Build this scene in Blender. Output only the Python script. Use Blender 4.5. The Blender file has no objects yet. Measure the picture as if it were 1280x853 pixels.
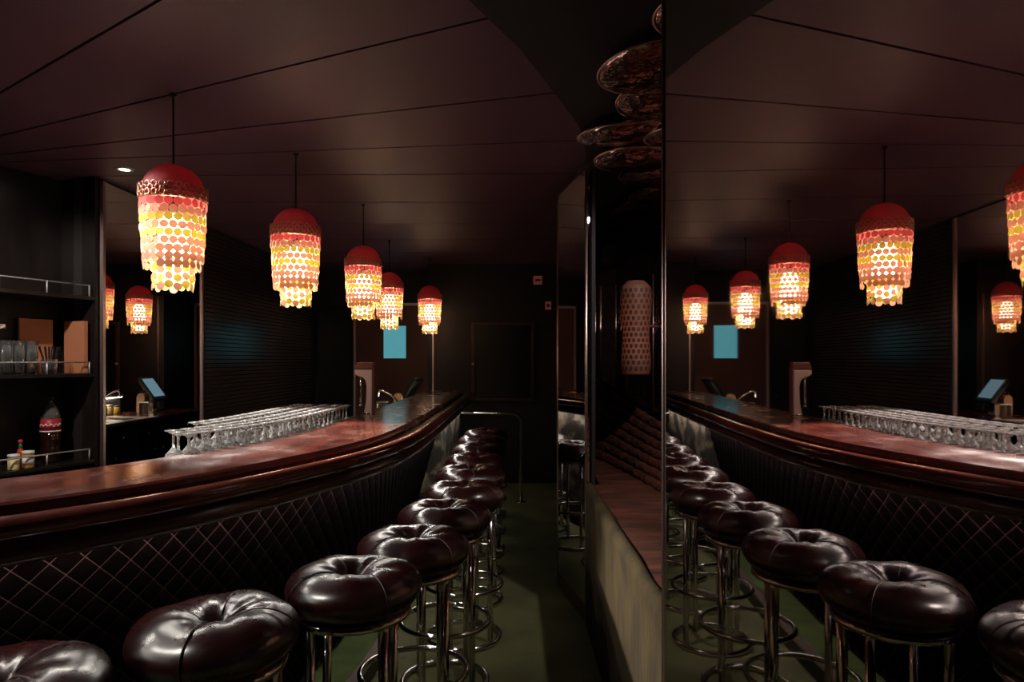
import bpy, math, random
from mathutils import Vector, Matrix
random.seed(7)
S = bpy.context.scene
C = S.collection
PI = math.pi
CH = 2.58            # ceiling height
CAMZ = 1.45

# ------------------------------------------------------------------ camera, world, exposure
cam_d = bpy.data.cameras.new('camera')
cam_d.lens = 850 / 1280 * 36
cam_d.sensor_width = 36
cam_d.shift_y = 23.5 / 1280
cam_d.clip_start = 0.02
cam = bpy.data.objects.new('camera', cam_d)
cam.location = (0, 0, CAMZ)
cam.rotation_euler = (PI / 2, 0, 0)
C.objects.link(cam)
S.camera = cam
w = bpy.data.worlds.new('world'); S.world = w; w.use_nodes = True
w.node_tree.nodes['Background'].inputs[0].default_value = (0.02, 0.012, 0.014, 1)
w.node_tree.nodes['Background'].inputs[1].default_value = 0.02
S.view_settings.view_transform = 'Standard'
S.view_settings.look = 'None'
S.view_settings.exposure = 0.15
S.view_settings.gamma = 1.0
S.view_settings.use_curve_mapping = False
S.cycles.use_denoising = True
S.cycles.max_bounces = 14
S.cycles.diffuse_bounces = 4
S.cycles.glossy_bounces = 8
S.cycles.transmission_bounces = 10
S.cycles.transparent_max_bounces = 16
S.cycles.sample_clamp_indirect = 4.0
S.cycles.caustics_refractive = False

# light strengths, all in one place
BULB = 25.0          # pendant bulbs (emission strength)
SPOT = 150.0          # recessed downlights, most of them added (W)
LED = 56.0            # strip under the bar moulding (emission strength)
STRIP = 22.0         # work-counter strip (emission strength)
PANE = 0.62           # door vision pane

# ------------------------------------------------------------------ materials
MATS = {}
def mat(name, col, rough=0.5, metal=0.0, emit=None, es=0.0, trans=0.0, ior=1.45, bump=None, vary=None,
        rvary=None, sheen=0.0, coat=0.0, spec=0.5, translucent=0.0):
    m = bpy.data.materials.new(name); m.use_nodes = True
    nt = m.node_tree; b = nt.nodes['Principled BSDF']
    c = (*col, 1)
    b.inputs['Base Color'].default_value = c
    b.inputs['Roughness'].default_value = rough
    b.inputs['Metallic'].default_value = metal
    b.inputs['IOR'].default_value = ior
    b.inputs['Specular IOR Level'].default_value = spec
    b.inputs['Transmission Weight'].default_value = trans
    b.inputs['Coat Weight'].default_value = coat
    b.inputs['Coat Roughness'].default_value = 0.12
    if sheen:
        b.inputs['Sheen Weight'].default_value = sheen
        b.inputs['Sheen Roughness'].default_value = 0.4
        b.inputs['Sheen Tint'].default_value = c
    if emit:
        b.inputs['Emission Color'].default_value = (*emit, 1)
        b.inputs['Emission Strength'].default_value = es
    tc = None
    def coord(scale):
        nonlocal tc
        if tc is None: tc = nt.nodes.new('ShaderNodeTexCoord')
        mp = nt.nodes.new('ShaderNodeMapping')
        mp.inputs['Scale'].default_value = scale
        nt.links.new(tc.outputs['Object'], mp.inputs['Vector'])
        return mp.outputs['Vector']
    if vary:      # (second colour, scale tuple, contrast lo, hi)
        c2, sc, lo, hi = vary
        n = nt.nodes.new('ShaderNodeTexNoise'); n.inputs['Scale'].default_value = 1.0; n.inputs['Detail'].default_value = 6
        nt.links.new(coord(sc), n.inputs['Vector'])
        r = nt.nodes.new('ShaderNodeValToRGB')
        r.color_ramp.elements[0].position = lo; r.color_ramp.elements[0].color = c
        r.color_ramp.elements[1].position = hi; r.color_ramp.elements[1].color = (*c2, 1)
        nt.links.new(n.outputs['Fac'], r.inputs['Fac'])
        nt.links.new(r.outputs['Color'], b.inputs['Base Color'])
    if rvary:     # (rough2, scale tuple, lo, hi)
        r2, sc, lo, hi = rvary
        n = nt.nodes.new('ShaderNodeTexNoise'); n.inputs['Scale'].default_value = 1.0; n.inputs['Detail'].default_value = 5
        nt.links.new(coord(sc), n.inputs['Vector'])
        mr = nt.nodes.new('ShaderNodeMapRange')
        mr.inputs[1].default_value = lo; mr.inputs[2].default_value = hi
        mr.inputs[3].default_value = rough; mr.inputs[4].default_value = r2
        nt.links.new(n.outputs['Fac'], mr.inputs[0])
        nt.links.new(mr.outputs[0], b.inputs['Roughness'])
    if bump:      # (scale tuple, strength, distance)
        sc, st, di = bump
        n = nt.nodes.new('ShaderNodeTexNoise'); n.inputs['Scale'].default_value = 1.0; n.inputs['Detail'].default_value = 4
        nt.links.new(coord(sc), n.inputs['Vector'])
        bp = nt.nodes.new('ShaderNodeBump'); bp.inputs['Strength'].default_value = st; bp.inputs['Distance'].default_value = di
        nt.links.new(n.outputs['Fac'], bp.inputs['Height'])
        nt.links.new(bp.outputs['Normal'], b.inputs['Normal'])
    if translucent:
        t = nt.nodes.new('ShaderNodeBsdfTranslucent'); t.inputs['Color'].default_value = c
        mx = nt.nodes.new('ShaderNodeMixShader'); mx.inputs[0].default_value = translucent
        out = nt.nodes['Material Output']
        nt.links.new(b.outputs[0], mx.inputs[1]); nt.links.new(t.outputs[0], mx.inputs[2])
        nt.links.new(mx.outputs[0], out.inputs['Surface'])
    MATS[name] = m
    return m
M = MATS
mat('ceiling_paint', (0.115, 0.045, 0.070), 0.5, bump=((60, 60, 60), 0.15, 0.004))
mat('void_black', (0.006, 0.004, 0.005), 0.8)
mat('soffit_dark', (0.016, 0.009, 0.009), 0.75)
mat('floor_green', (0.115, 0.115, 0.048), 0.75, vary=((0.070, 0.072, 0.030), (3, 3, 3), 0.35, 0.7), bump=((140, 140, 140), 0.3, 0.004), spec=0.3)
mat('platform_green', (0.075, 0.105, 0.033), 0.85, bump=((160, 160, 160), 0.4, 0.004), vary=((0.050, 0.072, 0.022), (9, 9, 9), 0.4, 0.7), spec=0.2)
mat('dark_wall', (0.015, 0.008, 0.008), 0.6, vary=((0.009, 0.006, 0.006), (2, 2, 2), 0.3, 0.7))
mat('dark_panel', (0.020, 0.014, 0.013), 0.3, vary=((0.011, 0.008, 0.008), (14, 14, 3), 0.35, 0.65))
mat('slat_wood', (0.030, 0.017, 0.014), 0.24, vary=((0.016, 0.010, 0.009), (40, 3, 60), 0.35, 0.65))
mat('mirror', (0.80, 0.72, 0.72), 0.012, 1.0)
mat('mirror_wall', (0.72, 0.62, 0.62), 0.006, 1.0, rvary=(0.035, (2.0, 1.6, 0.5), 0.52, 0.72))
mat('bronze_mirror', (0.55, 0.32, 0.27), 0.10, 1.0, bump=((4, 4, 5), 0.6, 0.04))
mat('foil', (0.55, 0.33, 0.29), 0.14, 1.0, bump=((5, 5, 11), 0.8, 0.05))
mat('chrome', (0.72, 0.68, 0.67), 0.10, 1.0)
mat('trim_metal', (0.62, 0.46, 0.44), 0.34, 1.0)
mat('steel', (0.55, 0.55, 0.53), 0.28, 1.0, rvary=(0.4, (20, 20, 20), 0.4, 0.7))
mat('bar_wood', (0.080, 0.015, 0.010), 0.16, vary=((0.034, 0.008, 0.006), (22, 3, 22), 0.35, 0.68), rvary=(0.36, (7, 5, 7), 0.40, 0.75), coat=0.25)
mat('rail_wood', (0.110, 0.026, 0.018), 0.17, vary=((0.05, 0.014, 0.011), (16, 2.5, 16), 0.35, 0.7), coat=0.6)
mat('moulding_dark', (0.040, 0.014, 0.011), 0.25, coat=0.3)
mat('quilt', (0.0018, 0.0006, 0.0006), 0.7, spec=0.03, bump=((120, 120, 120), 0.2, 0.002))
mat('seam', (0.066, 0.036, 0.035), 0.6, spec=0.2)
mat('end_stone', (0.012, 0.009, 0.006), 0.5, vary=((0.13, 0.105, 0.07), (9, 5, 9), 0.47, 0.58))
mat('vinyl', (0.016, 0.002, 0.002), 0.25, bump=((38, 38, 38), 0.05, 0.003), rvary=(0.36, (9, 9, 9), 0.4, 0.7), spec=0.9)
mat('vinyl_seam', (0.02, 0.006, 0.006), 0.4)
mat('velvet_rust', (0.062, 0.017, 0.009), 0.8, sheen=0.1, vary=((0.024, 0.007, 0.004), (4, 13, 22), 0.38, 0.66), bump=((3, 13, 30), 0.8, 0.03), spec=0.2)
mat('velvet_olive', (0.034, 0.022, 0.006), 0.9, vary=((0.013, 0.008, 0.003), (9, 9, 4), 0.35, 0.7), bump=((80, 80, 14), 0.4, 0.01), spec=0.2)
mat('black_gloss', (0.008, 0.007, 0.007), 0.22)
mat('black_plastic', (0.012, 0.012, 0.013), 0.4)
mat('shell_pink', (0.70, 0.26, 0.28), 0.35, translucent=0.46)
mat('shell_peach', (0.64, 0.44, 0.36), 0.35, translucent=0.46)
mat('shell_yellow', (0.64, 0.60, 0.21), 0.35, translucent=0.46)
mat('dome_red', (0.56, 0.135, 0.165), 0.6, translucent=0.27)
mat('collar_gold', (0.60, 0.30, 0.20), 0.35, 0.6)
mat('bulb', (1, 0.9, 0.7), 0.4, emit=(1.0, 0.78, 0.56), es=BULB)
mat('downlight_glow', (1, 1, 1), 0.4, emit=(1.0, 0.95, 0.88), es=25.0)
mat('strip_glow', (1, 1, 1), 0.4, emit=(1.0, 0.92, 0.72), es=STRIP)
mat('glass', (0.97, 0.96, 0.95), 0.04, trans=0.88, ior=1.45)
mat('glass_thin', (0.9, 0.9, 0.9), 0.05, trans=0.95, ior=1.3)
mat('tower_pink', (0.50, 0.36, 0.35), 0.35)
mat('tower_brown', (0.13, 0.045, 0.035), 0.35)
mat('door_leaf', (0.13, 0.050, 0.036), 0.4, vary=((0.10, 0.038, 0.028), (2, 2, 2), 0.3, 0.7))
mat('door_pane', (0.1, 0.3, 0.35), 0.5, emit=(0.10, 0.40, 0.47), es=PANE)
mat('screen', (0.02, 0.03, 0.04), 0.3, emit=(0.20, 0.40, 0.48), es=0.6)
mat('frame_brown', (0.055, 0.022, 0.018), 0.5)
mat('frame_fill', (0.012, 0.009, 0.010), 0.3)
mat('copper_card', (0.52, 0.20, 0.10), 0.45)
mat('rail_white', (0.62, 0.60, 0.60), 0.3, 0.4)
mat('cola', (0.02, 0.006, 0.004), 0.08, coat=0.4)
mat('bottle_clear', (0.75, 0.70, 0.70), 0.06, trans=0.9)
mat('label_red', (0.42, 0.02, 0.03), 0.45)
mat('label_white', (0.75, 0.73, 0.70), 0.5)
mat('sauce_red', (0.45, 0.05, 0.02), 0.2)
mat('cap_red', (0.5, 0.03, 0.02), 0.4)
mat('cap_green', (0.02, 0.16, 0.06), 0.4)
mat('mustard', (0.45, 0.24, 0.05), 0.3)
mat('cream', (0.72, 0.60, 0.30), 0.5)
mat('lemon', (0.75, 0.60, 0.12), 0.5)
mat('petal', (0.65, 0.50, 0.48), 0.7)
mat('stem_green', (0.03, 0.08, 0.02), 0.6)
mat('caddy_brown', (0.36, 0.17, 0.07), 0.5)
mat('honeycomb', (0.20, 0.085, 0.055), 0.55, translucent=0.4)
mat('lamp_glow', (1, 0.6, 0.4), 0.4, emit=(1.0, 0.50, 0.34), es=1.6)
mat('led_glow', (1, 1, 1), 0.4, emit=(1.0, 0.93, 0.84), es=LED)
mat('honeycomb_hole', (0.035, 0.013, 0.010), 0.6)
mat('sign_red', (0.34, 0.10, 0.08), 0.5, emit=(0.5, 0.12, 0.09), es=0.10)
mat('sign_dark', (0.05, 0.012, 0.01), 0.5)
mat('white_paint', (0.55, 0.5, 0.48), 0.5)

# ------------------------------------------------------------------ mesh helpers
class MB:
    def __init__(s): s.v = []; s.f = []
    def add(s, vs, fs):
        o = len(s.v); s.v += [tuple(p) for p in vs]; s.f += [tuple(i + o for i in f) for f in fs]; return s
    def box(s, x0, x1, y0, y1, z0, z1):
        return s.add([(x0,y0,z0),(x1,y0,z0),(x1,y1,z0),(x0,y1,z0),(x0,y0,z1),(x1,y0,z1),(x1,y1,z1),(x0,y1,z1)],
                     [(3,2,1,0),(4,5,6,7),(0,1,5,4),(1,2,6,5),(2,3,7,6),(3,0,4,7)])
    def prism(s, poly, z0, z1):      # plan polygon (counter-clockwise) extruded in z
        n = len(poly)
        vs = [(x, y, z0) for x, y in poly] + [(x, y, z1) for x, y in poly]
        fs = [tuple(range(n))[::-1], tuple(range(n, 2*n))] + [(i, (i+1) % n, n + (i+1) % n, n + i) for i in range(n)]
        return s.add(vs, fs)
    def lathe(s, prof, n=24, c=(0,0,0), closed=False):   # prof of (r, z)
        vs = []; fs = []
        for r, z in prof:
            for k in range(n):
                a = 2*PI*k/n; vs.append((c[0] + r*math.cos(a), c[1] + r*math.sin(a), c[2] + z))
        m = len(prof)
        for i in range(m if closed else m - 1):
            for k in range(n):
                a = i*n + k; b = i*n + (k+1) % n; i2 = (i+1) % m
                fs.append((a, b, i2*n + (k+1) % n, i2*n + k))
        if not closed:
            if prof[0][0] > 1e-6: fs.append(tuple(range(n))[::-1])
            if prof[-1][0] > 1e-6: fs.append(tuple((m-1)*n + k for k in range(n)))
        return s.add(vs, fs)
    def tube(s, pts, r, n=10, closed=False):
        pts = [Vector(p) for p in pts]; m = len(pts); vs = []; fs = []
        up = None
        for i, p in enumerate(pts):
            if closed: t = pts[(i+1) % m] - pts[i-1]
            else: t = pts[min(i+1, m-1)] - pts[max(i-1, 0)]
            t.normalize()
            if up is None:
                up = Vector((0,0,1)) if abs(t.z) < 0.9 else Vector((1,0,0))
            a = (up - t*up.dot(t)).normalized(); up = a; b = t.cross(a)
            for k in range(n):
                q = 2*PI*k/n; vs.append(p + a*(r*math.cos(q)) + b*(r*math.sin(q)))
        for i in range(m if closed else m - 1):
            j = (i+1) % m
            for k in range(n):
                fs.append((i*n + k, i*n + (k+1) % n, j*n + (k+1) % n, j*n + k))
        if not closed:
            fs.append(tuple(range(n))[::-1]); fs.append(tuple((m-1)*n + k for k in range(n)))
        return s.add(vs, fs)
    def mesh(s, name, m, smooth=False):
        me = bpy.data.meshes.new(name); me.from_pydata(s.v, [], s.f); me.update()
        me.materials.append(M[m])
        if smooth:
            for p in me.polygons: p.use_smooth = True
        return me
    def build(s, name, m, parent=None, smooth=False, loc=(0,0,0), rot=(0,0,0)):
        return put(name, s.mesh(name, m, smooth), parent, loc, rot)
def put(name, me, parent=None, loc=(0,0,0), rot=(0,0,0)):
    o = bpy.data.objects.new(name, me); C.objects.link(o)
    o.location = loc; o.rotation_euler = rot
    if parent is not None: o.parent = parent
    return o
def tag(o, label=None, cat=None, group=None, kind=None):
    if label: o['label'] = label
    if cat: o['category'] = cat
    if group: o['group'] = group
    if kind: o['kind'] = kind
    return o
def empty(name, loc=(0,0,0), rz=0, label=None, cat=None, group=None, kind=None):
    o = bpy.data.objects.new(name, None); C.objects.link(o)
    o.location = loc; o.rotation_euler = (0, 0, rz); o.empty_display_size = 0.1
    return tag(o, label, cat, group, kind)
def copy_tree(o, parent=None):
    c = o.copy(); C.objects.link(c); c.parent = parent
    for ch in list(o.children): copy_tree(ch, c)
    return c
def bevel(o, wd=0.004, seg=2):
    b = o.modifiers.new('bevel', 'BEVEL'); b.width = wd; b.segments = seg; b.limit_method = 'ANGLE'
    return o
def struct(o, label=None): return tag(o, label, None, None, 'structure')
def circle(r, z=0, n=40, c=(0,0)): return [(c[0] + r*math.cos(2*PI*k/n), c[1] + r*math.sin(2*PI*k/n), z) for k in range(n)]

# ------------------------------------------------------------------ the setting
struct(MB().box(-3.6, 2.2, -2.8, 9.0, -0.12, 0.0).build('floor', 'floor_green'), 'dark green carpet floor of the aisle')
# ceiling: dark deck with separate boards fanned across the bar
ceil = struct(MB().box(-3.6, 2.2, -2.8, 9.0, CH + 0.02, CH + 0.14).build('ceiling', 'void_black'), 'dark mauve boarded ceiling')
grooves = [(2.45, -1.30), (2.85, -1.0), (3.11, -0.70), (3.39, -0.472), (3.655, -0.29), (3.84, -0.119), (4.18, -0.02),
           (4.876, 0.0), (5.65, 0.0), (6.40, 0.0), (7.15, 0.0), (7.95, 0.0)]   # y at x=-2.5, slope
XL, XR = -3.25, 1.5
def gy(g, x): return g[0] + g[1]*(x + 2.5)
edges = [None] + grooves + [None]
for i in range(len(edges) - 1):
    a, b = edges[i], edges[i+1]; h = 0.007
    y0l, y0r = (-2.75, -2.75) if a is None else (gy(a, XL) + h, gy(a, XR) + h)
    y1l, y1r = (8.85, 8.85) if b is None else (gy(b, XL) - h, gy(b, XR) - h)
    y0r = max(y0r, -2.75)
    if b is not None and y1r < -2.75:       # the nearest groove leaves the room before the right wall
        xr = -2.5 + (-2.74 - b[0])/b[1]
        poly = [(XL, y0l), (xr, -2.75), (XL, y1l)]
    elif a is not None and gy(a, XR) < -2.75:
        xr = -2.5 + (-2.74 - a[0])/a[1]
        poly = [(XL, y0l), (xr, -2.75), (XR, -2.75), (XR, y1r), (XL, y1l)]
    else:
        poly = [(XL, y0l), (XR, y0r), (XR, y1r), (XL, y1l)]
    MB().prism(poly, CH, CH + 0.018).build('ceiling_board', 'ceiling_paint', ceil)
# dark curved soffit over the seating side
arc = [(-1.25, 0.86), (-0.95, 1.10), (-0.65, 1.38), (-0.36, 1.68), (-0.128, 1.98), (0.028, 2.30), (0.195, 2.75), (0.30, 3.05), (0.36, 3.35), (0.41, 3.72)]
poly = [(-1.6, -2.7), (1.5, -2.7), (1.5, 5.2), (0.56, 5.2), (0.40, 4.33)] + arc[::-1] + [(-1.55, 0.5)]
struct(MB().prism(poly, 2.50, 2.575).build('trim_1', 'soffit_dark'), 'dark curved soffit edge above the mirrored wall')

# left wall with slats, back wall, far wall with the recess
struct(MB().box(-2.72, -2.56, 4.22, 9.0, 0, CH).build('wall_left', 'dark_wall'), 'dark wall behind the bar')
sl = struct(MB().box(-2.56, -2.552, 5.60, 8.78, 0.08, 2.56).build('trim_2', 'void_black'), 'dark horizontally slatted wood cladding behind the bar')
sm = MB().box(0, 0.014, 0, 3.16, 0, 0.030).mesh('slat', 'slat_wood')
for k in range(68): put('slat', sm, sl, (-2.552, 5.61, 0.09 + k*0.036))
struct(MB().box(-0.93, 1.6, 8.0, 8.15, 0, CH).build('wall_far', 'dark_wall'), 'dark end wall of the aisle')
struct(MB().box(-0.99, -0.93, 8.0, 8.9, 0, CH).build('wall_recess', 'dark_wall'), 'side of the recess in front of the door')
struct(MB().box(-2.72, -0.93, 8.8, 8.95, 0, CH).build('wall_far_recess', 'dark_wall'), 'dark end wall of the recess behind the bar')
struct(MB().box(-0.935, -0.922, 7.985, 8.0, 0.0, 2.2).build('trim_3', 'trim_metal'), 'thin metal corner strip beside the door')
struct(MB().box(-3.6, 1.5, -2.8, -2.7, 0, CH).build('wall_back', 'dark_wall'))
struct(MB().box(-3.7, -3.5, -2.7, 3.2, 0, CH).build('wall_left_front', 'dark_wall'))
struct(MB().box(1.5, 1.65, -2.7, 8.1, 0, CH).build('wall_right', 'dark_wall'))
# door in the recess
d1 = struct(empty('door_1', (-1.52, 8.8, 0)), 'brown door with a glowing pale blue pane')
MB().box(-0.49, 0.49, -0.05, 0.0, 0.005, 2.14).build('door_leaf', 'door_leaf', d1)
MB().box(-0.13, 0.155, -0.058, -0.05, 1.47, 1.885).build('pane', 'door_pane', d1)
MB().box(-0.515, -0.49, -0.07, 0.0, 0, 2.18).build('door_frame', 'trim_metal', d1)
MB().box(0.49, 0.515, -0.07, 0.0, 0, 2.18).build('door_frame', 'trim_metal', d1)
MB().box(-0.49, 0.49, -0.07, 0.0, 2.15, 2.18).build('door_frame', 'rail_white', d1)
d2 = struct(empty('door_2', (-2.30, 8.8, 0)), 'plain black door beside the slatted cladding')
MB().box(-0.20, 0.22, -0.03, 0.0, 0.005, 2.12).build('door_leaf', 'black_gloss', d2)
MB().lathe([(0.0, 0), (0.018, 0.002), (0.022, 0.02), (0.0, 0.034)], 12).build('knob', 'chrome', d2, True, (0.15, -0.03, 1.0), (PI/2, 0, 0))
# framed dark panel on the end wall
fr = empty('framed_panel', (-0.105, 8.0, 0.96), 0, 'large dark framed panel on the end wall of the aisle', 'frame')
MB().box(-0.335, 0.335, -0.012, 0, 0.03, 0.90).build('panel', 'frame_fill', fr)
for a in ((-0.37, -0.33, 0, 0.93), (0.33, 0.37, 0, 0.93), (-0.33, 0.33, 0, 0.035), (-0.33, 0.33, 0.895, 0.93)):
    bevel(MB().box(a[0], a[1], -0.03, 0, a[2], a[3]).build('frame_rail', 'frame_brown', fr), 0.006)
MB().lathe([(0, 0), (0.016, 0), (0.018, 0.02), (0, 0.03)], 10).build('knob', 'collar_gold', fr, True, (-0.35, -0.03, 0.44), (PI/2, 0, 0))
es = empty('exit_sign', (0.302, 8.0, 2.335), 0, 'small square red wall sign with a dark bar near the ceiling', 'sign')
bevel(MB().box(-0.05, 0.05, -0.03, 0, 0, 0.10).build('sign_box', 'sign_red', es), 0.005)
MB().box(-0.03, 0.03, -0.034, -0.03, 0.036, 0.062).build('mark', 'sign_dark', es)
es = empty('wall_switch', (0.425, 8.0, 2.04), 0, 'small upright reddish switch plate on the end wall', 'switch')
bevel(MB().box(-0.034, 0.034, -0.02, 0, 0, 0.095).build('plate', 'sign_red', es), 0.004)
MB().box(-0.016, 0.016, -0.026, -0.02, 0.03, 0.066).build('rocker', 'sign_dark', es)

# ------------------------------------------------------------------ mirrors
lm = struct(empty('wall_mirror', (-2.555, 4.24, 0.1)), 'tall mirror on the wall behind the bar')
MB().box(0, 0.012, 0, 1.32, 0, 2.46).build('mirror_glass', 'mirror', lm)
MB().box(0, 0.022, 1.32, 1.345, 0, 2.46).build('edge_strip', 'trim_metal', lm)
MB().box(0, 0.022, -0.025, 0.0, 0, 2.46).build('edge_strip', 'trim_metal', lm)
def slab(name, p, q, thick, z0, z1, m, parent=None):     # upright slab whose room face runs p->q, thickness to the right of p->q
    px, py = p; qx, qy = q; L = math.hypot(qx-px, qy-py); nx, ny = (qy-py)/L, -(qx-px)/L
    poly_ = [p, (px + nx*thick, py + ny*thick), (qx + nx*thick, qy + ny*thick), q]
    return MB().prism(poly_, z0, z1).build(name, m, parent)
def mirx(y): return 0.247 + 0.040*y
rm = struct(empty('mirrored_wall', (0, 0, 0)), 'large mirror panel facing the bar')
slab('mirror_glass', (mirx(-2.68), -2.68), (mirx(1.345), 1.345), 0.02, 0.02, 2.50, 'mirror_wall', rm)
MB().tube([(mirx(1.349), 1.349, 0.0), (mirx(1.349), 1.349, 2.50)], 0.0042, 10).build('edge_strip', 'trim_metal', rm, True)
struct(slab('wall_mirror_back', (mirx(-2.68) + 0.022, -2.68), (mirx(1.34) + 0.022, 1.34), 0.05, 0, CH - 0.08, 'void_black'))
fm = struct(empty('mirrored_pier', (0, 0, 0)), 'narrow angled mirror panel beyond the upholstered booth')
slab('mirror_glass', (0.406, 3.745), (0.2925, 4.350), 0.02, 0.10, 2.50, 'mirror', fm)
MB().tube([(0.408, 3.740, 0.0), (0.408, 3.740, 2.50)], 0.008, 10).build('edge_strip', 'trim_metal', fm, True)
MB().tube([(0.2925, 4.355, 0.0), (0.2925, 4.355, 2.50)], 0.006, 10).build('edge_strip', 'trim_metal', fm, True)
slab('base', (0.405, 3.745), (0.2915, 4.350), 0.03, 0.0, 0.10, 'frame_brown', fm)
struct(MB().prism([(0.440, 3.75), (0.46, 3.75), (0.49, 4.36), (0.49, 5.19), (0.44, 5.19), (0.325, 4.36)], 0, 2.50).build('wall_pier', 'void_black'))
struct(MB().box(0.56, 0.62, 5.21, 8.0, 0, CH).build('wall_aisle_right', 'dark_wall'))

# ------------------------------------------------------------------ bar counter
ctrl = [(-2.70, 0.62), (-2.25, 0.86), (-1.80, 1.12), (-1.45, 1.345), (-1.18, 1.567), (-0.996, 1.80), (-0.86, 2.06), (-0.755, 2.31), (-0.66, 2.58),
        (-0.585, 2.92), (-0.548, 3.35), (-0.533, 4.0), (-0.527, 5.0), (-0.523, 6.0), (-0.52, 7.22)]
def catmull(P, n):
    out = []
    for i in range(len(P) - 1):
        p0 = P[max(i-1, 0)]; p1 = P[i]; p2 = P[i+1]; p3 = P[min(i+2, len(P)-1)]
        for k in range(n):
            t = k/n
            out.append(tuple(0.5*((2*b) + (-a + c)*t + (2*a - 5*b + 4*c - d)*t*t + (-a + 3*b - 3*c + d)*t**3) for a, b, c, d in zip(p0, p1, p2, p3)))
    out.append(P[-1]); return out
raw = catmull(ctrl, 12)
acc = [0]
for a, b in zip(raw, raw[1:]): acc.append(acc[-1] + math.hypot(b[0]-a[0], b[1]-a[1]))
BL = acc[-1]
def bar_at(s, off=0.0):          # point at arc length s, offset outwards (towards the stools)
    s = max(0, min(BL, s)); i = 0
    lo, hi = 0, len(acc) - 2
    while lo < hi:
        mid = (lo + hi + 1)//2
        if acc[mid] <= s: lo = mid
        else: hi = mid - 1
    i = lo; t = (s - acc[i])/(acc[i+1] - acc[i])
    def tang(j):
        a = raw[max(j-1, 0)]; b = raw[min(j+1, len(raw)-1)]; L = math.hypot(b[0]-a[0], b[1]-a[1]); return ((b[0]-a[0])/L, (b[1]-a[1])/L)
    t0, t1 = tang(i), tang(i+1)
    tx, ty = t0[0]*(1-t) + t1[0]*t, t0[1]*(1-t) + t1[1]*t
    L = math.hypot(tx, ty); tx /= L; ty /= L
    x = raw[i][0]*(1-t) + raw[i+1][0]*t; y = raw[i][1]*(1-t) + raw[i+1][1]*t
    return (x + ty*off, y - tx*off)
def s_of_y(y):
    lo, hi = 0, BL
    for _ in range(40):
        m_ = (lo + hi)/2
        if bar_at(m_)[1] < y: lo = m_
        else: hi = m_
    return lo
def sweep(prof, s0, s1, n, closed=True):     # prof of (offset, z) swept along the bar
    mb = MB(); k = len(prof); vs = []; fs = []
    for i in range(n + 1):
        s = s0 + (s1 - s0)*i/n
        for o, z in prof:
            x, y = bar_at(s, o); vs.append((x, y, z))
    for i in range(n):
        for j in range(k if closed else k - 1):
            j2 = (j+1) % k
            fs.append((i*k + j, i*k + j2, (i+1)*k + j2, (i+1)*k + j))
    if closed:
        fs.append(tuple(range(k))[::-1]); fs.append(tuple(n*k + j for j in range(k)))
    return mb.add(vs, fs)
bar = empty('bar_counter', (0, 0, 0), 0, 'long curved bar counter with red-brown lacquered top and quilted front', 'bar counter')
NB = 110
sweep([(-0.39, 1.085), (0.0, 1.085), (0.006, 1.10), (0.004, 1.114), (-0.004, 1.12), (-0.386, 1.12), (-0.392, 1.112)], 0, BL, NB).build('bar_top', 'bar_wood', bar)
sweep([(-0.02, 1.03), (0.058, 1.03), (0.058, 1.078), (-0.02, 1.084)], 0, BL, NB).build('drip_channel', 'moulding_dark', bar)
g0 = s_of_y(2.9)
sweep([(0.012, 1.076), (0.050, 1.076), (0.050, 1.0815), (0.012, 1.0815)], g0, BL - 0.05, 70).build('channel_strip', 'steel', bar)
rs = MB().box(-0.018, 0.018, -0.005, 0.005, 0, 0.010).mesh('channel_rib', 'chrome')
for k in range(70):
    s = g0 + 0.03 + k*(BL - 0.1 - g0)/70
    x, y = bar_at(s, 0.031); x2, y2 = bar_at(s + 0.02, 0.031)
    put('channel_rib', rs, bar, (x, y, 1.078), (0, 0, math.atan2(y2-y, x2-x) - PI/2))
rail = []
for k in range(13):
    a = PI*1.15 - k*(PI*1.5)/12
    rail.append((0.085 + 0.030*math.cos(a), 1.076 + 0.028*math.sin(a)))
sweep(rail[::-1] + [], 0, BL, NB).build('arm_rail', 'rail_wood', bar, True)
bead = [(0.0, 1.045), (0.0, 0.985), (0.06, 0.985), (0.085, 0.993), (0.095, 1.010), (0.090, 1.026), (0.078, 1.036), (0.074, 1.050)]
sweep(bead[::-1] if False else bead, 0, BL, NB).build('lower_moulding', 'moulding_dark', bar, True)
# front panel with quilted diamonds standing proud of lighter seams
PT, PBm = (-0.015, 0.99), (-0.27, 0.10)
SE = s_of_y(5.15)
fp = sweep([PT, (-0.40, 0.99), (-0.40, 0.10), PBm], 0, SE, 90).build('front_panel', 'seam', bar)
PLN = math.hypot(PT[0]-PBm[0], PT[1]-PBm[1])
nrm = (( PT[1]-PBm[1])/PLN, (PBm[0]-PT[0])/PLN)      # outward, slightly downward normal in (off, z)
def pan(s, t, lift):
    o = PT[0] + (PBm[0]-PT[0])*t/PLN + nrm[0]*lift; z = PT[1] + (PBm[1]-PT[1])*t/PLN + nrm[1]*lift
    x, y = bar_at(s, o); return (x, y, z)
DH = 0.040
def diamond(s, t):
    e = 0.0019; c = [(s - DH + e, t), (s, t - DH + e), (s + DH - e, t), (s, t + DH - e)]
    c = [(a, min(max(b, 0), PLN)) for a, b in c]
    vs = [pan(a, b, 0.001) for a, b in c]
    vs += [pan(s + (a-s)*0.90, t + (b-t)*0.90, 0.0028) for a, b in c]
    vs += [pan(s + (a-s)*0.5, t + (b-t)*0.5, 0.0050) for a, b in c]
    vs = [(x, y, z) for x, y, z in vs]
    fs = []
    for r in (0, 4):
        for k in range(4): fs.append((r + k, r + 4 + k, r + 4 + (k+1) % 4, r + (k+1) % 4))
    fs.append((11, 10, 9, 8)[::1])
    fs = [f[::-1] for f in fs]
    return vs, fs
cells = []
r = 0; t = 0.0
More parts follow.
